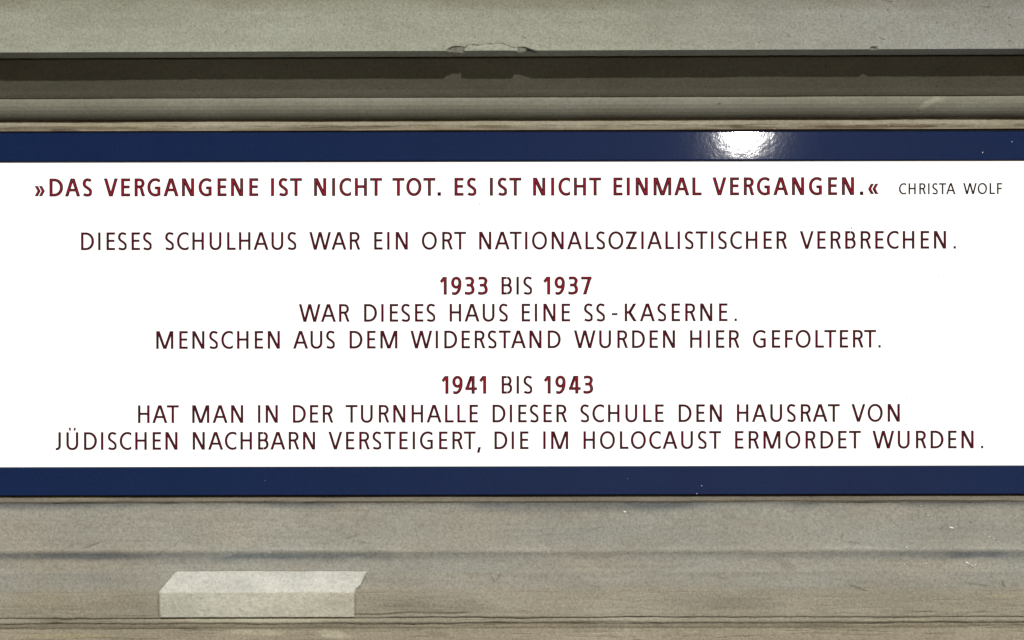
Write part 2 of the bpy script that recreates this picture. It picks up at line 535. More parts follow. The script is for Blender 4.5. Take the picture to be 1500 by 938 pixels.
fas_prof = [(736.2, 0.0048), (738.5, 0.0054), (743, 0.0050), (752, 0.0042), (775, 0.0020), (792, -0.0010), (800, -0.0040), (804.5, -0.0065), (807.5, -0.0062),
            (812, -0.0042), (817, -0.0036), (824, -0.0042), (832, -0.0055), (838, -0.0080)]
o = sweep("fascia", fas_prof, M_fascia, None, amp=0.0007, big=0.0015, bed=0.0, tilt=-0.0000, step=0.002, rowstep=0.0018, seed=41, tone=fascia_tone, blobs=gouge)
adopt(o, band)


def slope_tone(U, V, X, Z):
    T = np.ones(U.shape + (3,))
    a = fbm(U / 120, V / 40, 4, 63)
    w = smooth(855, 868, V + 6 * fbm(U / 40, V / 20, 3, 64))
    T[..., 0] *= 0.93 + 0.08 * a + 0.05 * w; T[..., 1] *= 0.93 + 0.06 * a; T[..., 2] *= 0.93 + 0.04 * a - 0.07 * w
    return T


slo_prof = [(838, -0.0080), (845, -0.0105), (855, -0.0155), (862, -0.0190), (865.0, -0.0202), (866.5, -0.0204)]
o = sweep("weathered_slope", slo_prof, M_fascia, None, amp=0.0007, big=0.0012, step=0.002, rowstep=0.0015, seed=41, tone=slope_tone,
          blobs=gouge + [(1254, 862, 18, 2.0, 0.35, (0.62, 0.6, 0.55)), (1430, 857, 26, 2.0, 0.15, (0.75, 0.73, 0.68)), (1466, 856, 2, 6, -0.2, (0.6, 0.6, 0.5))])
adopt(o, band)


def spall(X, Y, Z, U, V, R):
    """thin sheets split off along the bedding near the lower edge"""
    w = np.exp(-((V - 899 - 3 * fbm(U / 60, U * 0, 3, 5)) / 1.6) ** 2) * smooth(0.0, 0.3, fbm(U / 150, U * 0 + 3, 3, 6))
    Y = Y + 0.0035 * w
    w = np.exp(-((V - 862 - 2 * fbm(U / 30, U * 0, 3, 15)) / 2.2) ** 2) * smooth(0.1, 0.35, fbm(U / 40, U * 0 + 8, 3, 16))
    Y = Y + 0.0022 * w
    return X, Y, Z


def nose_tone(U, V, X, Z):
    T = np.ones(U.shape + (3,))
    a = fbm(U / 110, V / 25, 4, 163)
    T[..., 0] *= 1 + 0.08 * a; T[..., 1] *= 1 + 0.08 * a; T[..., 2] *= 1 + 0.06 * a
    return T


nos_prof = [(866.5, -0.0204), (869, -0.0206), (880, -0.0200), (892, -0.0190), (900, -0.0182), (902.2, -0.0178), (903.4, -0.0165), (904.4, -0.0142)]
o = sweep("nosing", nos_prof, M_nose, None, amp=0.0006, big=0.0012, bed=0.0003, step=0.002, rowstep=0.0011, seed=41, post=spall, tone=nose_tone,
          blobs=[(233.4, 886, 1.1, 22, 0, (0.62, 0.59, 0.54)), (521.5, 886, 1.2, 20, 0, (0.7, 0.68, 0.62)), (640, 885, 90, 12, 0, (0.88, 0.86, 0.86)), (185, 880, 50, 14, 0, (0.92, 0.91, 0.90)), (1090, 885, 60, 12, 0, (0.9, 0.88, 0.9)), (1380, 895, 50, 2, 0, (1.2, 1.2, 1.15)),
                 (60, 878, 40, 14, 0, (1.06, 1.04, 1.0)), (1470, 873, 30, 3, 0, (1.15, 1.15, 1.1))])
adopt(o, band)

thin_prof = [(904.4, -0.0142), (905.8, -0.0138), (907.2, -0.0142), (908.8, -0.0142), (910.4, -0.0136), (911.8, -0.0120), (913.0, -0.0096)]
o = sweep("fillet", thin_prof, M_nose, None, amp=0.0005, big=0.0010, bed=0.0006, step=0.002, rowstep=0.0010, seed=47,
          blobs=[(385, 907.5, 146, 4.5, 0, (1.38, 1.42, 1.42)), (1330, 909, 60, 1.5, 0, (1.25, 1.22, 1.18)), (95, 907, 20, 1.6, 0, (0.7, 0.66, 0.6))])
adopt(o, band)

low_prof = [(913.0, -0.0096), (917, -0.0078), (920, -0.0050), (940, -0.0050), (1000, -0.0040), (1240, 0.0020)]
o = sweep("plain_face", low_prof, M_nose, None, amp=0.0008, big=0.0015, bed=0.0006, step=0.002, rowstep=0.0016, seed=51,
          tone=lambda U, V, X, Z: np.array([1.0, 0.965, 0.93]) * (1 - (0.16 + 0.25 * fbm(U / 80, V / 9, 3, 611)) * np.exp(-((V - 912) / 6.0) ** 2))[..., None],  # shade gradient below the thin fillet put into the colour
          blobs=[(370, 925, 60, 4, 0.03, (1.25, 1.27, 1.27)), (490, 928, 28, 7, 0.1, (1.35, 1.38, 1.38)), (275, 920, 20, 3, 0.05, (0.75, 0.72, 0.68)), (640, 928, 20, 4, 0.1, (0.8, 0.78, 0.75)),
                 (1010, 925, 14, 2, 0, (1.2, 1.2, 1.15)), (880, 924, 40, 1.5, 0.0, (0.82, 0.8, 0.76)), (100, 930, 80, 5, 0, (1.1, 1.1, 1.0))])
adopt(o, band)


# ---- the mortar patch set into the slope and nosing
def build_patch():
    full = [p for p in [(835.5, -0.0068), (838, -0.0080), (845, -0.0105), (855, -0.0155), (862, -0.0190), (865.5, -0.0203), (868.0, -0.0207), (880, -0.0200), (892, -0.0190), (903.2, -0.0180)]]
    R = dense(full, 0.0012)
    lv = [835.5, 838, 842, 850, 858, 866, 870, 903]; lx = [262, 256, 252, 246, 240, 234.5, 234.5, 236]
    rv = [835.5, 838, 848, 856, 862, 866, 870, 903]; rx = [537.5, 536.5, 532.5, 528, 522.5, 520.5, 520, 520]
    n = 240
    d = np.gradient(R[:, :2], axis=0)
    nrm = np.stack([d[:, 1], -d[:, 0]], 1); nrm /= np.linalg.norm(nrm, axis=1)[:, None]
    V = np.repeat(R[:, 2:3], n + 1, 1)
    a = np.interp(R[:, 2], lv, lx)[:, None]; b = np.interp(R[:, 2], rv, rx)[:, None]
    a = a + 0.9 * fbm(R[:, 2:3] / 7, R[:, 2:3] * 0 + 1, 3, 401); b = b + 1.1 * fbm(R[:, 2:3] / 6, R[:, 2:3] * 0 + 5, 3, 402)
    t = np.linspace(0, 1, n + 1)[None, :]
    U = a + (b - a) * t
    X = px(U)
    edge = np.minimum(np.minimum(t * (b - a), (1 - t) * (b - a)), np.minimum(V - 835.2, 904.5 - V) * 1.0)
    lip = 0.0030 * smooth(-0.2, 2.2, edge)
    arc = R[:, 1:2] + X * 0
    disp = lip + 0.0006 * fbm(X * 30, arc * 40, 4, 201, 0.6) + 0.0012 * fbm(X * 120, arc * 120, 4, 207, 0.7)
    arris = np.exp(-((V - 867) / 2.0) ** 2)
    disp += 0.0008 * arris * (0.4 + fbm(X * 40, arc * 0, 3, 210))
    # trowel scratch and hairline joint near the middle right
    uc = 424 - (V - 836) * 0.48 + 1.5 * fbm(V / 6, V * 0, 2, 3)
    disp -= 0.0012 * np.exp(-((U - np.where(V < 867, uc, 409)) / 0.9) ** 2) * np.where(V < 867, 1, 0.35)
    Y = R[:, 0:1] + disp * nrm[:, 0:1]; Z = R[:, 1:2] + disp * nrm[:, 1:2]
    ny, nx = X.shape
    Z = Z + (0.0011 * fbm(U / 22, U * 0, 3, 403) * (1 - smooth(836, 845, V)) + 0.0010 * fbm(U / 18, U * 0, 3, 404) * np.exp(-((V - 867) / 4) ** 2))
    top = np.stack([X, Y, Z], -1)
    # return the rim into the stone
    co = top.reshape(-1, 3)
    idx = np.arange(ny * nx).reshape(ny, nx)
    q = np.stack([idx[:-1, :-1], idx[1:, :-1], idx[1:, 1:], idx[:-1, 1:]], -1).reshape(-1, 4)
    ring = np.concatenate([idx[0, :], idx[1:, -1], idx[-1, -2::-1], idx[-2:0:-1, 0]])
    back = co[ring] + np.array([0, 0.008, 0])
    base = len(co)
    m = len(ring)
    k = np.arange(m)
    q2 = np.stack([ring[k], ring[(k + 1) % m], base + (k + 1) % m, base + k], -1)
    co = np.concatenate([co, back]); q = np.concatenate([q, q2])
    me = bpy.data.meshes.new("repair_patch")
    me.vertices.add(len(co)); me.vertices.foreach_set("co", co.ravel())
    me.loops.add(q.size); me.loops.foreach_set("vertex_index", q.ravel().astype(np.int32))
    me.polygons.add(len(q)); me.polygons.foreach_set("loop_start", np.arange(0, q.size, 4, dtype=np.int32))
    me.polygons.foreach_set("use_smooth", np.ones(len(q), dtype=bool))
    T = np.ones((ny, nx, 3))
    c = fbm(U / 45, V / 22, 4, 220)
    T *= (1 + 0.16 * c)[..., None]
    w = smooth(864, 869, V)
    T[..., 0] *= 1 - 0.15 * w; T[..., 1] *= 1 - 0.16 * w; T[..., 2] *= 1 - 0.22 * w  # front face darker than the top, its shade painted into the tone
    T *= (1 + 0.10 * np.exp(-((V - 866.5) / 1.6) ** 2))[..., None]
    r = smooth(300, 480, U) * w
    T[..., 0] *= 1 - 0.02 * r; T[..., 1] *= 1 - 0.04 * r; T[..., 2] *= 1 - 0.08 * r
    cc = np.ones((len(co), 4)); cc[:ny * nx, :3] = T.reshape(-1, 3)
    ca = me.color_attributes.new("tone", 'FLOAT_COLOR', 'POINT')
    ca.data.foreach_set("color", cc.ravel())
    me.update()
    o = link("repair_patch", me, M_patch)
    o["label"] = "pale mortar repair patch with slanted ends"
    adopt(o, band)


build_patch()


# ---- flecks and specks
def fleck(name, u, v, a, b, ang, mat, parent, y, thick=0.0006, seed=0):
    bm = bmesh.new()
    r = np.random.RandomState(seed + int(u))
    n = 9
    vs = []
    for ring, yy in ((1.0, y + 0.001), (0.8, y - thick)):
        row = []
        for i in range(n):
            t = 2 * math.pi * i / n
            k = ring * (0.75 + 0.5 * r.rand() if ring == 1.0 else 1)
            p, q = a * math.cos(t) * k, b * math.sin(t) * k
            row.append(bm.verts.new((px(u + p * math.cos(ang) - q * math.sin(ang)), yy, pz(v + p * math.sin(ang) + q * math.cos(ang), y))))
        vs.append(row)
    for i in range(n):
        bm.faces.new((vs[0][i], vs[0][(i + 1) % n], vs[1][(i + 1) % n], vs[1][i]))
    bm.faces.new(vs[1])
    bmesh.ops.recalc_face_normals(bm, faces=bm.faces)
    me = bpy.data.meshes.new(name); bm.to_mesh(me); bm.free()
    o = link(name, me, mat)
    adopt(o, parent)
    return o


def band_y(v):
    P_ = fas_prof + slo_prof
    vv = [p[0] for p in P_]; yy = [p[1] for p in P_]
    return float(np.interp(v, vv, yy))


for (u, v, a, b, g) in [(915, 749.5, 2.8, 1.5, 0.1), (1393.5, 773.5, 4.0, 1.8, 0.25), (1349.5, 741.5, 1.2, 0.8, 0), (1359.5, 755.5, 1.6, 0.9, 0),
                        (1415, 825, 3.6, 1.3, 0.5), (1422, 829.5, 4.5, 0.7, 0.6), (1427, 828, 3.0, 0.7, -0.6), (1326, 802, 1.9, 1.1, 0.5), (1355.5, 826, 1.8, 0.9, 0.2),
                        (1323, 827, 1.2, 1.0, 0), (1448, 787, 3.2, 0.7, 0.5), (1455, 790, 2.6, 0.6, 0.3), (1010, 759, 0.9, 0.8, 0)]:
    fleck("paint_fleck", u, v, a * 0.85, b * 0.8, g, M_fleck, band, band_y(v) - 0.0012, seed=5)

# ------------------------------------------------------------------ the sign
SL, SR = px(-46), px(1546)                  # the sign runs a little past both sides of the picture
sign = empty("memorial_sign", (0, 0.006, pz(724)))
sign["label"] = "long white memorial sign with dark red German lettering between two glossy blue rails"
sign["category"] = "sign"


def rounded_bar(name, x0, x1, v0, v1, y0, y1, r, mat, label=None, seg=3):
    z1, z0 = pz(v0, y0), pz(v1, y0)
    bm = bmesh.new()
    bmesh.ops.create_cube(bm, size=1)
    bmesh.ops.scale(bm, vec=(x1 - x0, y1 - y0, z1 - z0), verts=bm.verts)
    bmesh.ops.translate(bm, vec=((x0 + x1) / 2, (y0 + y1) / 2, (z0 + z1) / 2), verts=bm.verts)
    es = [e for e in bm.edges if all(abs(v.co.y - y0) < 1e-6 for v in e.verts)]
    bmesh.ops.bevel(bm, geom=es, offset=r, segments=seg, affect='EDGES', profile=0.5)
    for f in bm.faces:                      # flat faces stay optically flat, only the rounded edges are smooth
        f.smooth = max(abs(c) for c in f.normal) < 0.9999
    me = bpy.data.meshes.new(name); bm.to_mesh(me); bm.free()
    o = link(name, me, mat)
    adopt(o, sign)
    if label:
        o["label"] = label
    return o


rounded_bar("panel", SL + 0.05, SR - 0.05, 230, 688, 0.0006, 0.0060, 0.0003, M_white)
rounded_bar("shadow_gap_strip", SL + 0.06, SR - 0.06, 232.8, 235.4, 0.0002, 0.0030, 0.0001, M_gap, seg=1)  # dark strip added for the shade in the gap beside the rail
rounded_bar("shadow_gap_strip", SL + 0.06, SR - 0.06, 682.4, 684.6, 0.0002, 0.0030, 0.0001, M_gap, seg=1)  # same dark strip for the gap shade at the lower rail
rounded_bar("frame_rail", SL, SR, 192.2, 234.6, -0.0050, 0.0065, 0.0026, M_blue, "blue rail with a bright rippled glint of sun")
rounded_bar("frame_rail", SL, SR, 683.4, 724.0, -0.0050, 0.0065, 0.0012, M_blue)
rounded_bar("frame_stile", SL, SL + 0.064, 234.2, 683.2, -0.0022, 0.0065, 0.0012, M_blue)
rounded_bar("frame_stile", SR - 0.064, SR, 234.2, 683.2, -0.0022, 0.0065, 0.0012, M_blue)


# ---- letters: each drawn from convex strokes, then merged into one outline
def superarc(cx, cy, rx, ry, a0, a1, w, h, n=20, pw=2.0, clip=None):
    out = []
    def pt(rx_, ry_, t):
        c, s = math.cos(t), math.sin(t)
        e = 2.0 / pw
        return (cx + rx_ * math.copysign(abs(c) ** e, c), cy + ry_ * math.copysign(abs(s) ** e, s))
    for i in range(n):
        t0 = math.radians(a0 + (a1 - a0) * i / n); t1 = math.radians(a0 + (a1 - a0) * (i + 1) / n)
        q = [pt(rx, ry, t0), pt(rx, ry, t1), pt(rx - w, ry - h, t1), pt(rx - w, ry - h, t0)]
        if clip:
            for c in clip:
                q = clip_poly(q, *c)
        if q and len(q) >= 3:
            out.append(q)
    return out


def clip_poly(q, a, b, c):
    """keep a*x + b*y <= c"""
    out = []
    for i in range(len(q)):
        p, r = q[i], q[(i + 1) % len(q)]
        dp, dr = a * p[0] + b * p[1] - c, a * r[0] + b * r[1] - c
        if dp <= 0:
            out.append(p)
        if (dp < 0) != (dr < 0) and abs(dp - dr) > 1e-12:
            t = dp / (dp - dr)
            out.append((p[0] + (r[0] - p[0]) * t, p[1] + (r[1] - p[1]) * t))
    return out


def rect(x0, y0, x1, y1):
    return [[(x0, y0), (x1, y0), (x1, y1), (x0, y1)]]


def diag(xb, yb, xt, yt, wx):
    return [[(xb, yb), (xb + wx, yb), (xt + wx, yt), (xt, yt)]]


def stroke(pts, w, h, sub=5, clip=None):
    """Catmull-Rom centreline; width w where it runs upright and h where it runs level"""
    P = [pts[0]] + list(pts) + [pts[-1]]
    line = []
    for i in range(1, len(P) - 2):
        p0, p1, p2, p3 = P[i - 1], P[i], P[i + 1], P[i + 2]
        for k in range(sub):
            t = k / sub
            line.append(tuple(0.5 * ((2 * p1[j]) + (-p0[j] + p2[j]) * t + (2 * p0[j] - 5 * p1[j] + 4 * p2[j] - p3[j]) * t * t
                                     + (-p0[j] + 3 * p1[j] - 3 * p2[j] + p3[j]) * t ** 3) for j in range(2)))
    line.append(pts[-1])
    L, Rr = [], []
    for i, p in enumerate(line):
        a = line[max(0, i - 1)]; b = line[min(len(line) - 1, i + 1)]
        tx, ty = b[0] - a[0], b[1] - a[1]
        l = math.hypot(tx, ty) or 1
        tx /= l; ty /= l
        wd = math.sqrt((w * ty) ** 2 + (h * tx) ** 2) / 2
        L.append((p[0] - ty * wd, p[1] + tx * wd)); Rr.append((p[0] + ty * wd, p[1] - tx * wd))
    out = []
    for i in range(len(line) - 1):
        q = [L[i], L[i + 1], Rr[i + 1], Rr[i]]
        if clip:
            for c in clip:
                q = clip_poly(q, *c)
        if len(q) >= 3:
            out.append(q)
    return out


# char: (width, left bearing, right bearing) in cap heights, tracking included
MET = {'A': (.850, .02, .02), 'B': (.600, .175, .09), 'C': (.660, .085, .06), 'D': (.735, .175, .07), 'E': (.480, .175, .085), 'F': (.465, .175, .05),
       'G': (.735, .085, .165), 'H': (.655, .175, .175), 'I': (.105, .175, .175), 'J': (.290, .05, .165), 'K': (.680, .175, .01), 'L': (.490, .175, .03),
       'M': (.970, .165, .165), 'N': (.690, .175, .175), 'O': (.855, .085, .085), 'R': (.615, .175, .03), 'S': (.515, .095, .09), 'T': (.675, .02, .02),
       'U': (.675, .165, .165), 'Ü': (.675, .165, .165), 'V': (.785, .02, .02), 'W': (1.230, .02, .02), 'Z': (.620, .06, .08), 'Z1': (1, 0, 0),
       '1': (.390, .10, .12), '9': (.585, .11, .09), '3': (.555, .09, .09), '4': (.665, .07, .04), '7': (.590, .07, .03),
       '.': (.125, .1, .1), ',': (.19, .05, .1), '-': (.32, .1, .1), '»': (.575, 0, 0), '«': (.585, 0, 0)}


def glyph(ch, W, w, h):
    o = -0.012                      # overshoot of round letters
    if ch == 'A':
        wx = w * 1.08; ap = wx * 1.22; xl = (W - ap) / 2
        y0, y1 = 0.285 - h * 0.05, 0.285 + h * 0.90
        def lx(y): return xl * y
        return diag(0, 0, xl, 1, wx) + diag(W - wx, 0, W - xl - wx, 1, wx) + \
            [[(lx(y0) + wx * .6, y0), (W - lx(y0) - wx * .6, y0), (W - lx(y1) - wx * .6, y1), (lx(y1) + wx * .6, y1)]] + rect(xl + wx * 0.3, 1 - h * .8, W - xl - wx * 0.3, 1)
    if ch == 'B':
        m = 0.525
        r1, r2 = 0.25, 0.28
        return rect(0, 0, w, 1) + rect(w * .5, 1 - h, .29, 1) + rect(w * .5, m - h * .5, .31, m + h * .5) + rect(w * .5, 0, .30, h) + \
            superarc(W - .035 - r1 - .0, (1 + m - h * .5) / 2, r1, (1 - m + h * .5) / 2, -90, 90, w, h, 12, 2.15) + \
            superarc(W - r2, (m + h * .5) / 2, r2, (m + h * .5) / 2, -90, 90, w, h, 12, 2.15)
    if ch == 'C':
        return superarc(.445, .5, .445, .512, 40, 320, w, h, 34, 2.08, [(1, 0, W)])
    if ch == 'D':
        return rect(0, 0, w, 1) + rect(w * .5, 1 - h, .26, 1) + rect(w * .5, 0, .26, h) + superarc(.26, .5, W - .26, .5, -90, 90, w * 1.04, h, 24, 2.1)
    if ch == 'E':
        return rect(0, 0, w, 1) + rect(w * .5, 1 - h, W, 1) + rect(w * .5, 0, W, h) + rect(w * .5, .525 - h * .5, W - .03, .525 + h * .5)
    if ch == 'F':
        return rect(0, 0, w, 1) + rect(w * .5, 1 - h, W, 1) + rect(w * .5, .505 - h * .5, W - .03, .505 + h * .5)
    if ch == 'G':
        return superarc(.455, .5, .455, .512, 48, 312, w, h, 34, 2.08, [(1, 0, W - .015)]) + rect(W - w, .035, W, .54) + rect(W - .31, .54 - h, W - w * .5, .54) + \
            rect(W - w * 1.9, -0.004, W - w * .4, h * .95)[0:0]
    if ch == 'H':
        return rect(0, 0, w, 1) + rect(W - w, 0, W, 1) + rect(w * .5, .52 - h * .5, W - w * .5, .52 + h * .5)
    if ch == 'I':
        return rect(0, 0, W, 1)
    if ch == 'J':
        r = .23
        return rect(W - w, r, W, 1) + superarc(W - r, r, r, r + .012, -90, 0, w, h, 10) + rect(0, -.012, W - r + .001, h - .012)
    if ch == 'K':
        wx = w * 1.33
        return rect(0, 0, w, 1) + diag(w * 1.05, .44, W - .02 - wx, 1, wx) + diag(W - wx, 0, w * 1.0, .57, wx) + rect(w * .5, .48, w * 1.6, .53)
    if ch == 'L':
        return rect(0, 0, w, 1) + rect(w * .5, 0, W, h)
    if ch == 'M':
        wx = w * 1.10
        return rect(0, 0, w, 1) + rect(W - w, 0, W, 1) + diag(W / 2 - wx * .58, 0, w * .28, 1, wx * 1.02) + diag(W / 2 - wx * .42, 0, W - w * .28 - wx * 1.02, 1, wx * 1.02)
    if ch == 'N':
        wx = w * 1.22
        return rect(0, 0, w, 1) + rect(W - w, 0, W, 1) + diag(W - wx, 0, 0, 1, wx)
    if ch == 'O':
        return superarc(W / 2, .5, W / 2, .512, 0, 360, w, h, 44, 2.08)
    if ch == 'R':
        y0 = .455; r = .27; wx = w * 1.12
        return rect(0, 0, w, 1) + rect(w * .5, 1 - h, .29, 1) + rect(w * .5, y0, .30, y0 + h) + \
            superarc(.565 - r, (1 + y0) / 2, r, (1 - y0) / 2, -90, 90, w, h, 14, 2.12) + \
            stroke([(.25, y0 + h * .5), (.33, y0 + h * .25), (.40, .36), (W - wx * .5 - .065, .15), (W - wx * .5, -.005)], w * 1.0, h, 4, [(0, -1, 0)])
    if ch == 'S':
        n_ = [(1.03, .925), (.88, .962), (.70, .985), (.50, 1.0), (.27, .975), (.085, .89), (.0, .76), (.05, .645), (.22, .555), (.50, .475), (.78, .385), (.95, .29), (1.0, .195),
              (.95, .095), (.78, .02), (.52, .0), (.28, .01), (.08, .035), (-.06, .07)]
        pts = [(w / 2 + a * (W - w), h / 2 - .012 + b * (1.024 - h)) for a, b in n_]
        return stroke(pts, w, h, 3, [(1, 0, W - .02), (-1, 0, 0)])
    if ch == 'T':
        return rect(0, 1 - h, W, 1) + rect(W / 2 - w / 2, 0, W / 2 + w / 2, 1 - h * .5)
    if ch in 'UÜ':
        r = W / 2
        g = rect(0, r, w, 1) + rect(W - w, r, W, 1) + superarc(r, r, r, r + .012, 180, 360, w, h, 22, 2.15)
        if ch == 'Ü':
            g += rect(.14, 1.155, .245, 1.255) + rect(W - .245, 1.155, W - .14, 1.255)
        return g
    if ch == 'V':
        wx = w * 1.06; ap = wx * 1.12; xb = (W - ap) / 2
        return diag(xb, 0, 0, 1, wx) + diag(W - xb - wx, 0, W - wx, 1, wx)
    if ch == 'W':
        wx = w * 1.05; c = W / 2; b1 = .255
        return diag(b1, 0, 0, 1, wx) + diag(b1 + wx * .12, 0, c - wx * .56, 1, wx) + diag(W - b1 - wx, 0, W - wx, 1, wx) + diag(W - b1 - wx * 1.12, 0, c - wx * .44, 1, wx)
    if ch == 'Z':
        wx = w * 1.28
        return rect(0, 1 - h, W, 1) + rect(0, 0, W, h) + diag(0, 0, W - wx, 1, wx)
    if ch == '1':
        return rect(W - w, 0, W, 1) + [[(0, .765), (.085, .672), (W - w + .015, .865), (W - w + .015, 1), (W - w - .035, 1)]]
    if ch == '9':
        return superarc(W / 2, .675, W / 2, .337, 0, 360, w, h, 32, 2.08) + \
            stroke([(W - w / 2, .72), (W - w / 2, .60), (W - w / 2 - .01, .44), (W - w / 2 - .06, .25), (W - w / 2 - .16, .11), (W - w / 2 - .28, .05), (.12, h / 2 - .01), (.03, h / 2)], w, h, 4, [(-1, 0, -.05)])
    if ch == '3':
        t = 1 - h / 2 + .01; b = h / 2 - .012; m = .53; r = W - w / 2
        return stroke([(0, t - .035), (.12, t - .008), (.24, t), (.36, t - .02), (r - .055, t - .08), (r - .015, .78), (r - .05, .65), (.36, m + .03), (.25, m), (.10, m)], w, h, 4, [(-1, 0, -.03)]) + \
            stroke([(.10, m), (.25, m), (.37, m - .025), (r - .035, .41), (r, .28), (r - .03, .16), (.37, b + .035), (.24, b), (.12, b + .005), (-.03, b + .035)], w, h, 4, [(-1, 0, 0)])
    if ch == '4':
        xs = W - .13; wx = w * 1.05
        return rect(xs - w, 0, xs, 1) + rect(0, .205, W, .205 + h) + diag(0, .205 + h * .4, xs - w - wx * .55, 1, wx) + rect(xs - w * 1.3, 1 - h, xs, 1)
    if ch == '7':
        wx = w * 1.12
        return rect(0, 1 - h, W, 1) + diag(.10, 0, W - wx, 1 - h * .2, wx)
    if ch == '.':
        return rect(0, 0, W, max(w * 1.0, W * 1.0))
    if ch == ',':
        return diag(0, -.20, .075, .115, w * 1.05)
    if ch == '-':
        return rect(0, .405 - h * .45, W, .405 + h * .45)
    if ch in '»«':
        m = .345; a = .29; wx = w * 1.02; out = []
        for dx in (0, W - .155 - wx):
            out += diag(dx + .155, m, dx, m + a, wx) + diag(dx, m - a, dx + .155, m, wx)
        if ch == '«':
            out = [[(W - x, y) for x, y in reversed(q)] for q in out]
        return out
    raise ValueError(ch)


def ccw(q):
    a = sum(q[i][0] * q[(i + 1) % len(q)][1] - q[(i + 1) % len(q)][0] * q[i][1] for i in range(len(q)))
    return q if a > 0 else q[::-1]


def flat_union(polys, bm, scale, y, depth, mi):
    verts, faces = [], []
    for q in polys:
        q = ccw(q)
        area = abs(sum(q[i][0] * q[(i + 1) % len(q)][1] - q[(i + 1) % len(q)][0] * q[i][1] for i in range(len(q))))
        if area < 1e-7:
            continue
        faces.append(list(range(len(verts), len(verts) + len(q))))
        verts += [Vector(p) for p in q]
    vo, eo, fo, ov, oe, of = delaunay_2d_cdt(verts, [], faces, 1, 1e-5)
    vs = [bm.verts.new((p.x * scale, y, p.y * scale)) for p in vo]
    new = []
    for f, src in zip(fo, of):
        if src:
            try:
                fc = bm.faces.new([vs[i] for i in f]); fc.material_index = mi; new.append(fc)
            except ValueError:
                pass
    for v_ in vs:
        if not v_.link_faces:
            bm.verts.remove(v_)
    be = [e for f in new for e in f.edges if len(e.link_faces) == 1]
    be = list(dict.fromkeys(be))
    r = bmesh.ops.extrude_edge_only(bm, edges=be)
    nv = [g for g in r['geom'] if isinstance(g, bmesh.types.BMVert)]
    for v_ in nv:
        v_.co.y += depth
    for g in r['geom']:
        if isinstance(g, bmesh.types.BMFace):
            g.material_index = mi
    return new


CACHE = {}


def letter_mesh(ch, bold, cap):
    key = (ch, bold, cap)
    if key in CACHE:
        return CACHE[key]
    if bold:
        w, h, dl = .174, .150, .100
    elif cap < 20 * S:
        w, h, dl = .140, .122, .09
    else:
        w, h, dl = .138, .121, .100
    W = width(ch, bold, cap)
    bm = bmesh.new()
    flat_union(glyph(ch, W, w, h), bm, cap, -0.0001, 0.0012, 0)
    if cap >= 20 * S and ch not in '.,-':
        k = (W - dl) / W
        kk = 1 - dl
        g = glyph(ch, W, (w - dl) / k, (h - dl) / kk)
        g = [[(dl / 2 + x * k, dl / 2 + y * kk) for x, y in q] for q in g]
        flat_union(g, bm, cap, -0.00022, 0.0001, 1)
    bmesh.ops.recalc_face_normals(bm, faces=bm.faces)
    for f in bm.faces:
        if abs(f.normal.y) > 0.9 and f.normal.y > 0:
            f.normal_flip()
    nm = "letter" if ch.isalpha() else ("numeral" if ch.isdigit() else "punctuation_mark")
    me = bpy.data.meshes.new(nm); bm.to_mesh(me); bm.free()
    me.materials.append(M_edge if cap >= 20 * S else M_black); me.materials.append(M_core if bold else M_core2)
    CACHE[key] = (me, nm)
    return CACHE[key]


def width(ch, bold, cap):
    W = MET[ch][0]
    if ch == 'I':
        return .174 if bold else .136
    if bold and ch in 'DEHLMS':
        W += .03
    if bold and ch == '.':
        W = .19
    return W


def word(line, text, u0, u1, vb, cap_px, bold):
    """letters of one word from column u0 to u1 on the baseline row vb (row at the middle column)"""
    cap = cap_px * S
    ws = [width(c, bold, cap) for c in text]
    gaps = [MET[a][2] + MET[b][1] - (.02 if bold else 0) for a, b in zip(text[:-1], text[1:])]
    for i, (a, b) in enumerate(zip(text[:-1], text[1:])):        # kerning seen in the photograph
        if a + b in ('LT', 'RT', 'AT', 'TA', 'AV'):
            gaps[i] += -0.03
        if a + b == 'KA':
            gaps[i] += 0.12
    total = (u1 - u0) / cap_px
    rest = total - sum(ws)
    k = 1.0
    if gaps:
        extra = (rest - sum(gaps)) / len(gaps)
        gaps = [g + extra for g in gaps]
    x = 0
    for i, c in enumerate(text):
        me, nm = letter_mesh(c, bold, cap)
        o = bpy.data.objects.new(nm, me)
        COL.objects.link(o)
        o.parent = line
        gx = px(u0) + x * cap
        o.location = (gx - line_org.x, 0, pz(vb) - line_org.z)
        if i < len(gaps):
            x += ws[i] + gaps[i]


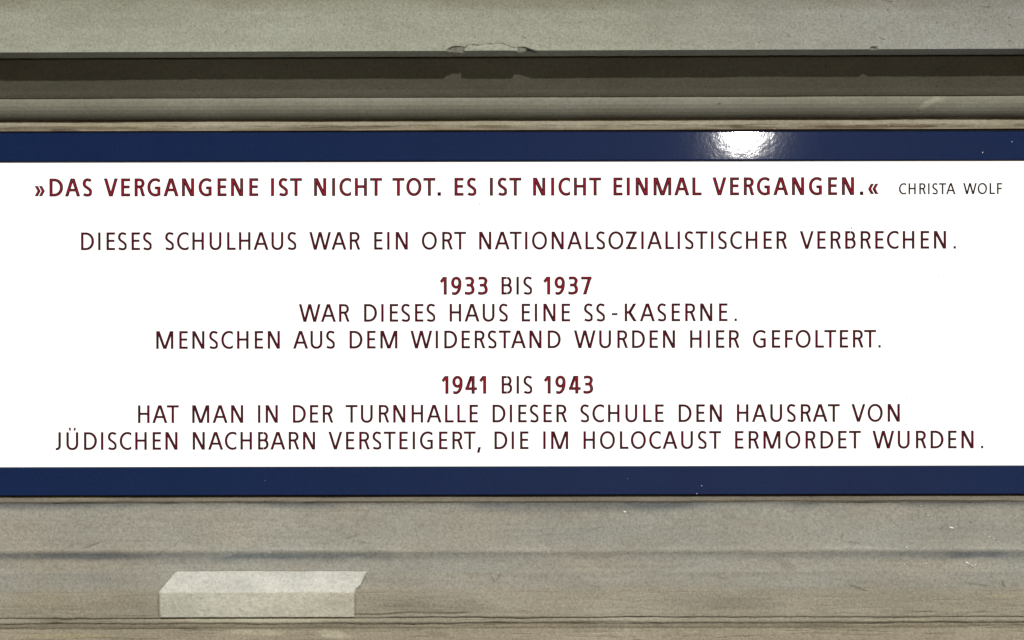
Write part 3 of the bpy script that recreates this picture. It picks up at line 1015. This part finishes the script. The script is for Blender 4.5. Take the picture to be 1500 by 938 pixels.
lines = [
    (285.8, "bold first line with the quotation in red capitals", [
        ('»', 51.2, 66.2, 25.6, 1, 1), ('DAS', 72.8, 135.5, 26, 1, 0), ('VERGANGENE', 152.5, 378.7, 26, 1, 0), ('IST', 397.3, 442.7, 26, 1, 0), ('NICHT', 460.3, 560, 26, 1, 0),
        ('TOT', 575.2, 638.1, 26, 1, 0), ('.', 641.3, 646.1, 26, 1, 0), ('ES', 666.1, 698.7, 26, 1, 0), ('IST', 717.9, 764, 26, 1, 0), ('NICHT', 781.2, 880.9, 26, 1, 0),
        ('EINMAL', 899, 1028.1, 26, 1, 0), ('VERGANGEN', 1044.1, 1251.5, 26, 1, 0), ('.', 1260, 1265.1, 26, 1, 0), ('«', 1272, 1287.5, 25.6, 1, 0),
        ('CHRISTA', 1317.3, 1400, 16, 0, -0.9), ('WOLF', 1411.5, 1468.3, 16, 0, -1.0)]),
    (364.6, "second line in thin dark red capitals", [
        ('DIESES', 118.9, 222.9, 25.8, 0, 0), ('SCHULHAUS', 242.1, 434.7, 25.8, 0, 0), ('WAR', 453.3, 528.3, 25.8, 0, 0), ('EIN', 548.3, 597.6, 25.8, 0, 0), ('ORT', 618.1, 682.9, 25.8, 0, 0),
        ('NATIONALSOZIALISTISCHER', 702.1, 1153.6, 25.8, 0, 0), ('VERBRECHEN', 1172, 1386.1, 25.8, 0, 0), ('.', 1397.2, 1400.6, 25.8, 0, 0)]),
    (430.7, "short line with the years 1933 and 1937 in bold", [
        ('1933', 644.5, 714.7, 25.8, 1, 0), ('BIS', 734.7, 780, 25.8, 0, 0), ('1937', 796, 866.7, 25.8, 1, 0)]),
    (470.2, "line under the years 1933 to 1937", [
        ('WAR', 437.9, 512.5, 25.8, 0, 0), ('DIESES', 533.3, 638.1, 25.8, 0, 0), ('HAUS', 658.7, 744.3, 25.8, 0, 0), ('EINE', 764.3, 835.2, 25.8, 0, 0), ('SS', 855.5, 886.7, 25.8, 0, 0),
        ('-', 896.3, 904.6, 25.8, 0, 0), ('KASERNE', 915.2, 1065.7, 25.8, 0, 0), ('.', 1076.1, 1079.6, 25.8, 0, 0)]),
    (509.4, "line above the gap before 1941, starting MENSCHEN", [
        ('MENSCHEN', 228.8, 409.9, 25.8, 0, 0), ('AUS', 429.3, 490.9, 25.8, 0, 0), ('DEM', 512, 582.1, 25.8, 0, 0), ('WIDERSTAND', 601.3, 821.3, 25.8, 0, 0), ('WURDEN', 840.8, 988.8, 25.8, 0, 0),
        ('HIER', 1010.8, 1083.6, 25.8, 0, 0), ('GEFOLTERT', 1102.8, 1283.3, 25.8, 0, 0), ('.', 1286.8, 1290.2, 25.8, 0, 0)]),
    (575.9, "short line with the years 1941 and 1943 in bold", [
        ('1941', 646.7, 712, 25.8, 1, 0), ('BIS', 734.7, 780, 25.8, 0, 0), ('1943', 796.5, 868.8, 25.8, 1, 0)]),
    (618.0, "line under the years 1941 to 1943", [
        ('HAT', 201.9, 261.6, 25.8, 0, 0), ('MAN', 281.3, 356, 25.8, 0, 0), ('IN', 377.6, 406.7, 25.8, 0, 0), ('DER', 428.8, 488.3, 25.8, 0, 0), ('TURNHALLE', 506.1, 700, 25.8, 0, 0),
        ('DIESER', 721.3, 830.7, 25.8, 0, 0), ('SCHULE', 849.9, 972, 25.8, 0, 0), ('DEN', 993.9, 1057.3, 25.8, 0, 0), ('HAUSRAT', 1079.2, 1229.9, 25.8, 0, 0), ('VON', 1247.2, 1317.9, 25.8, 0, 0)]),
    (657.2, "last line of thin capitals above the lower blue rail", [
        ('JÜDISCHEN', 81.3, 259.7, 25.8, 0, 0), ('NACHBARN', 281.9, 461.3, 25.8, 0, 0), ('VERSTEIGERT', 480.8, 696.5, 25.8, 0, 0), (',', 698.4, 703.5, 25.8, 0, 0), ('DIE', 724, 773.9, 25.8, 0, 0),
        ('IM', 795.5, 832, 25.8, 0, 0), ('HOLOCAUST', 854.4, 1056, 25.8, 0, 0), ('ERMORDET', 1076.5, 1260.8, 25.8, 0, 0), ('WURDEN', 1277.9, 1425.9, 25.8, 0, 0), ('.', 1436.8, 1440.4, 25.8, 0, 0)]),
]
for vb, lab, words_ in lines:
    line_org = Vector((0, 0, pz(vb)))
    ln = empty("text_line", (0, 0, 0), sign)
    ln.location = (-sign.location.x, -sign.location.y, line_org.z - sign.location.z)
    ln["label"] = lab
    for (t, u0, u1, c, b, dv) in words_:
        word(ln, t, u0, u1, vb + dv, c, bool(b))

# specks of dirt on the white panel and pale ones on the blue rails
for (u, v, a, b) in [(1247.5, 334.5, 1.4, 1.0), (703, 298, 1.2, 0.7), (1375, 405, 0.9, 0.7), (1170.4, 584.6, 0.8, 0.9), (1328.4, 584.6, 0.9, 0.8), (964.4, 624.6, 0.7, 0.7), (1327, 622.5, 1.0, 0.7), (850, 309, 0.6, 0.5)]:
    fleck("dirt_speck", u, v, a, b, 0.2, M_dirt, sign, 0.0004, 0.0003)
for (u, v, a, b, g) in [(1482, 208.5, 1.1, 0.9, 0), (1439, 224, 0.9, 1.8, 0.3), (1027, 711.5, 1.1, 0.9, 0), (1020, 723, 1.6, 0.8, 0), (919, 701, 0.5, 0.5, 0), (388, 703, 0.5, 0.5, 0)]:
    fleck("pale_speck", u, v, a * 0.7, b * 0.7, g, M_droppings, sign, -0.0051, 0.0004)

# ------------------------------------------------------------------ wall the stonework is built into
bm = bmesh.new()
bmesh.ops.create_cube(bm, size=1)
bmesh.ops.scale(bm, vec=(4.4, 0.3, 3.2), verts=bm.verts)
bmesh.ops.translate(bm, vec=(0, 0.03 + 0.15, 0.0), verts=bm.verts)
me = bpy.data.meshes.new("wall"); bm.to_mesh(me); bm.free()
wall = link("wall", me, M_backing)
wall["kind"] = "structure"

# the photograph is turned very slightly anticlockwise
cam.rotation_euler = (math.radians(90), ROLL * 1.0, 0)
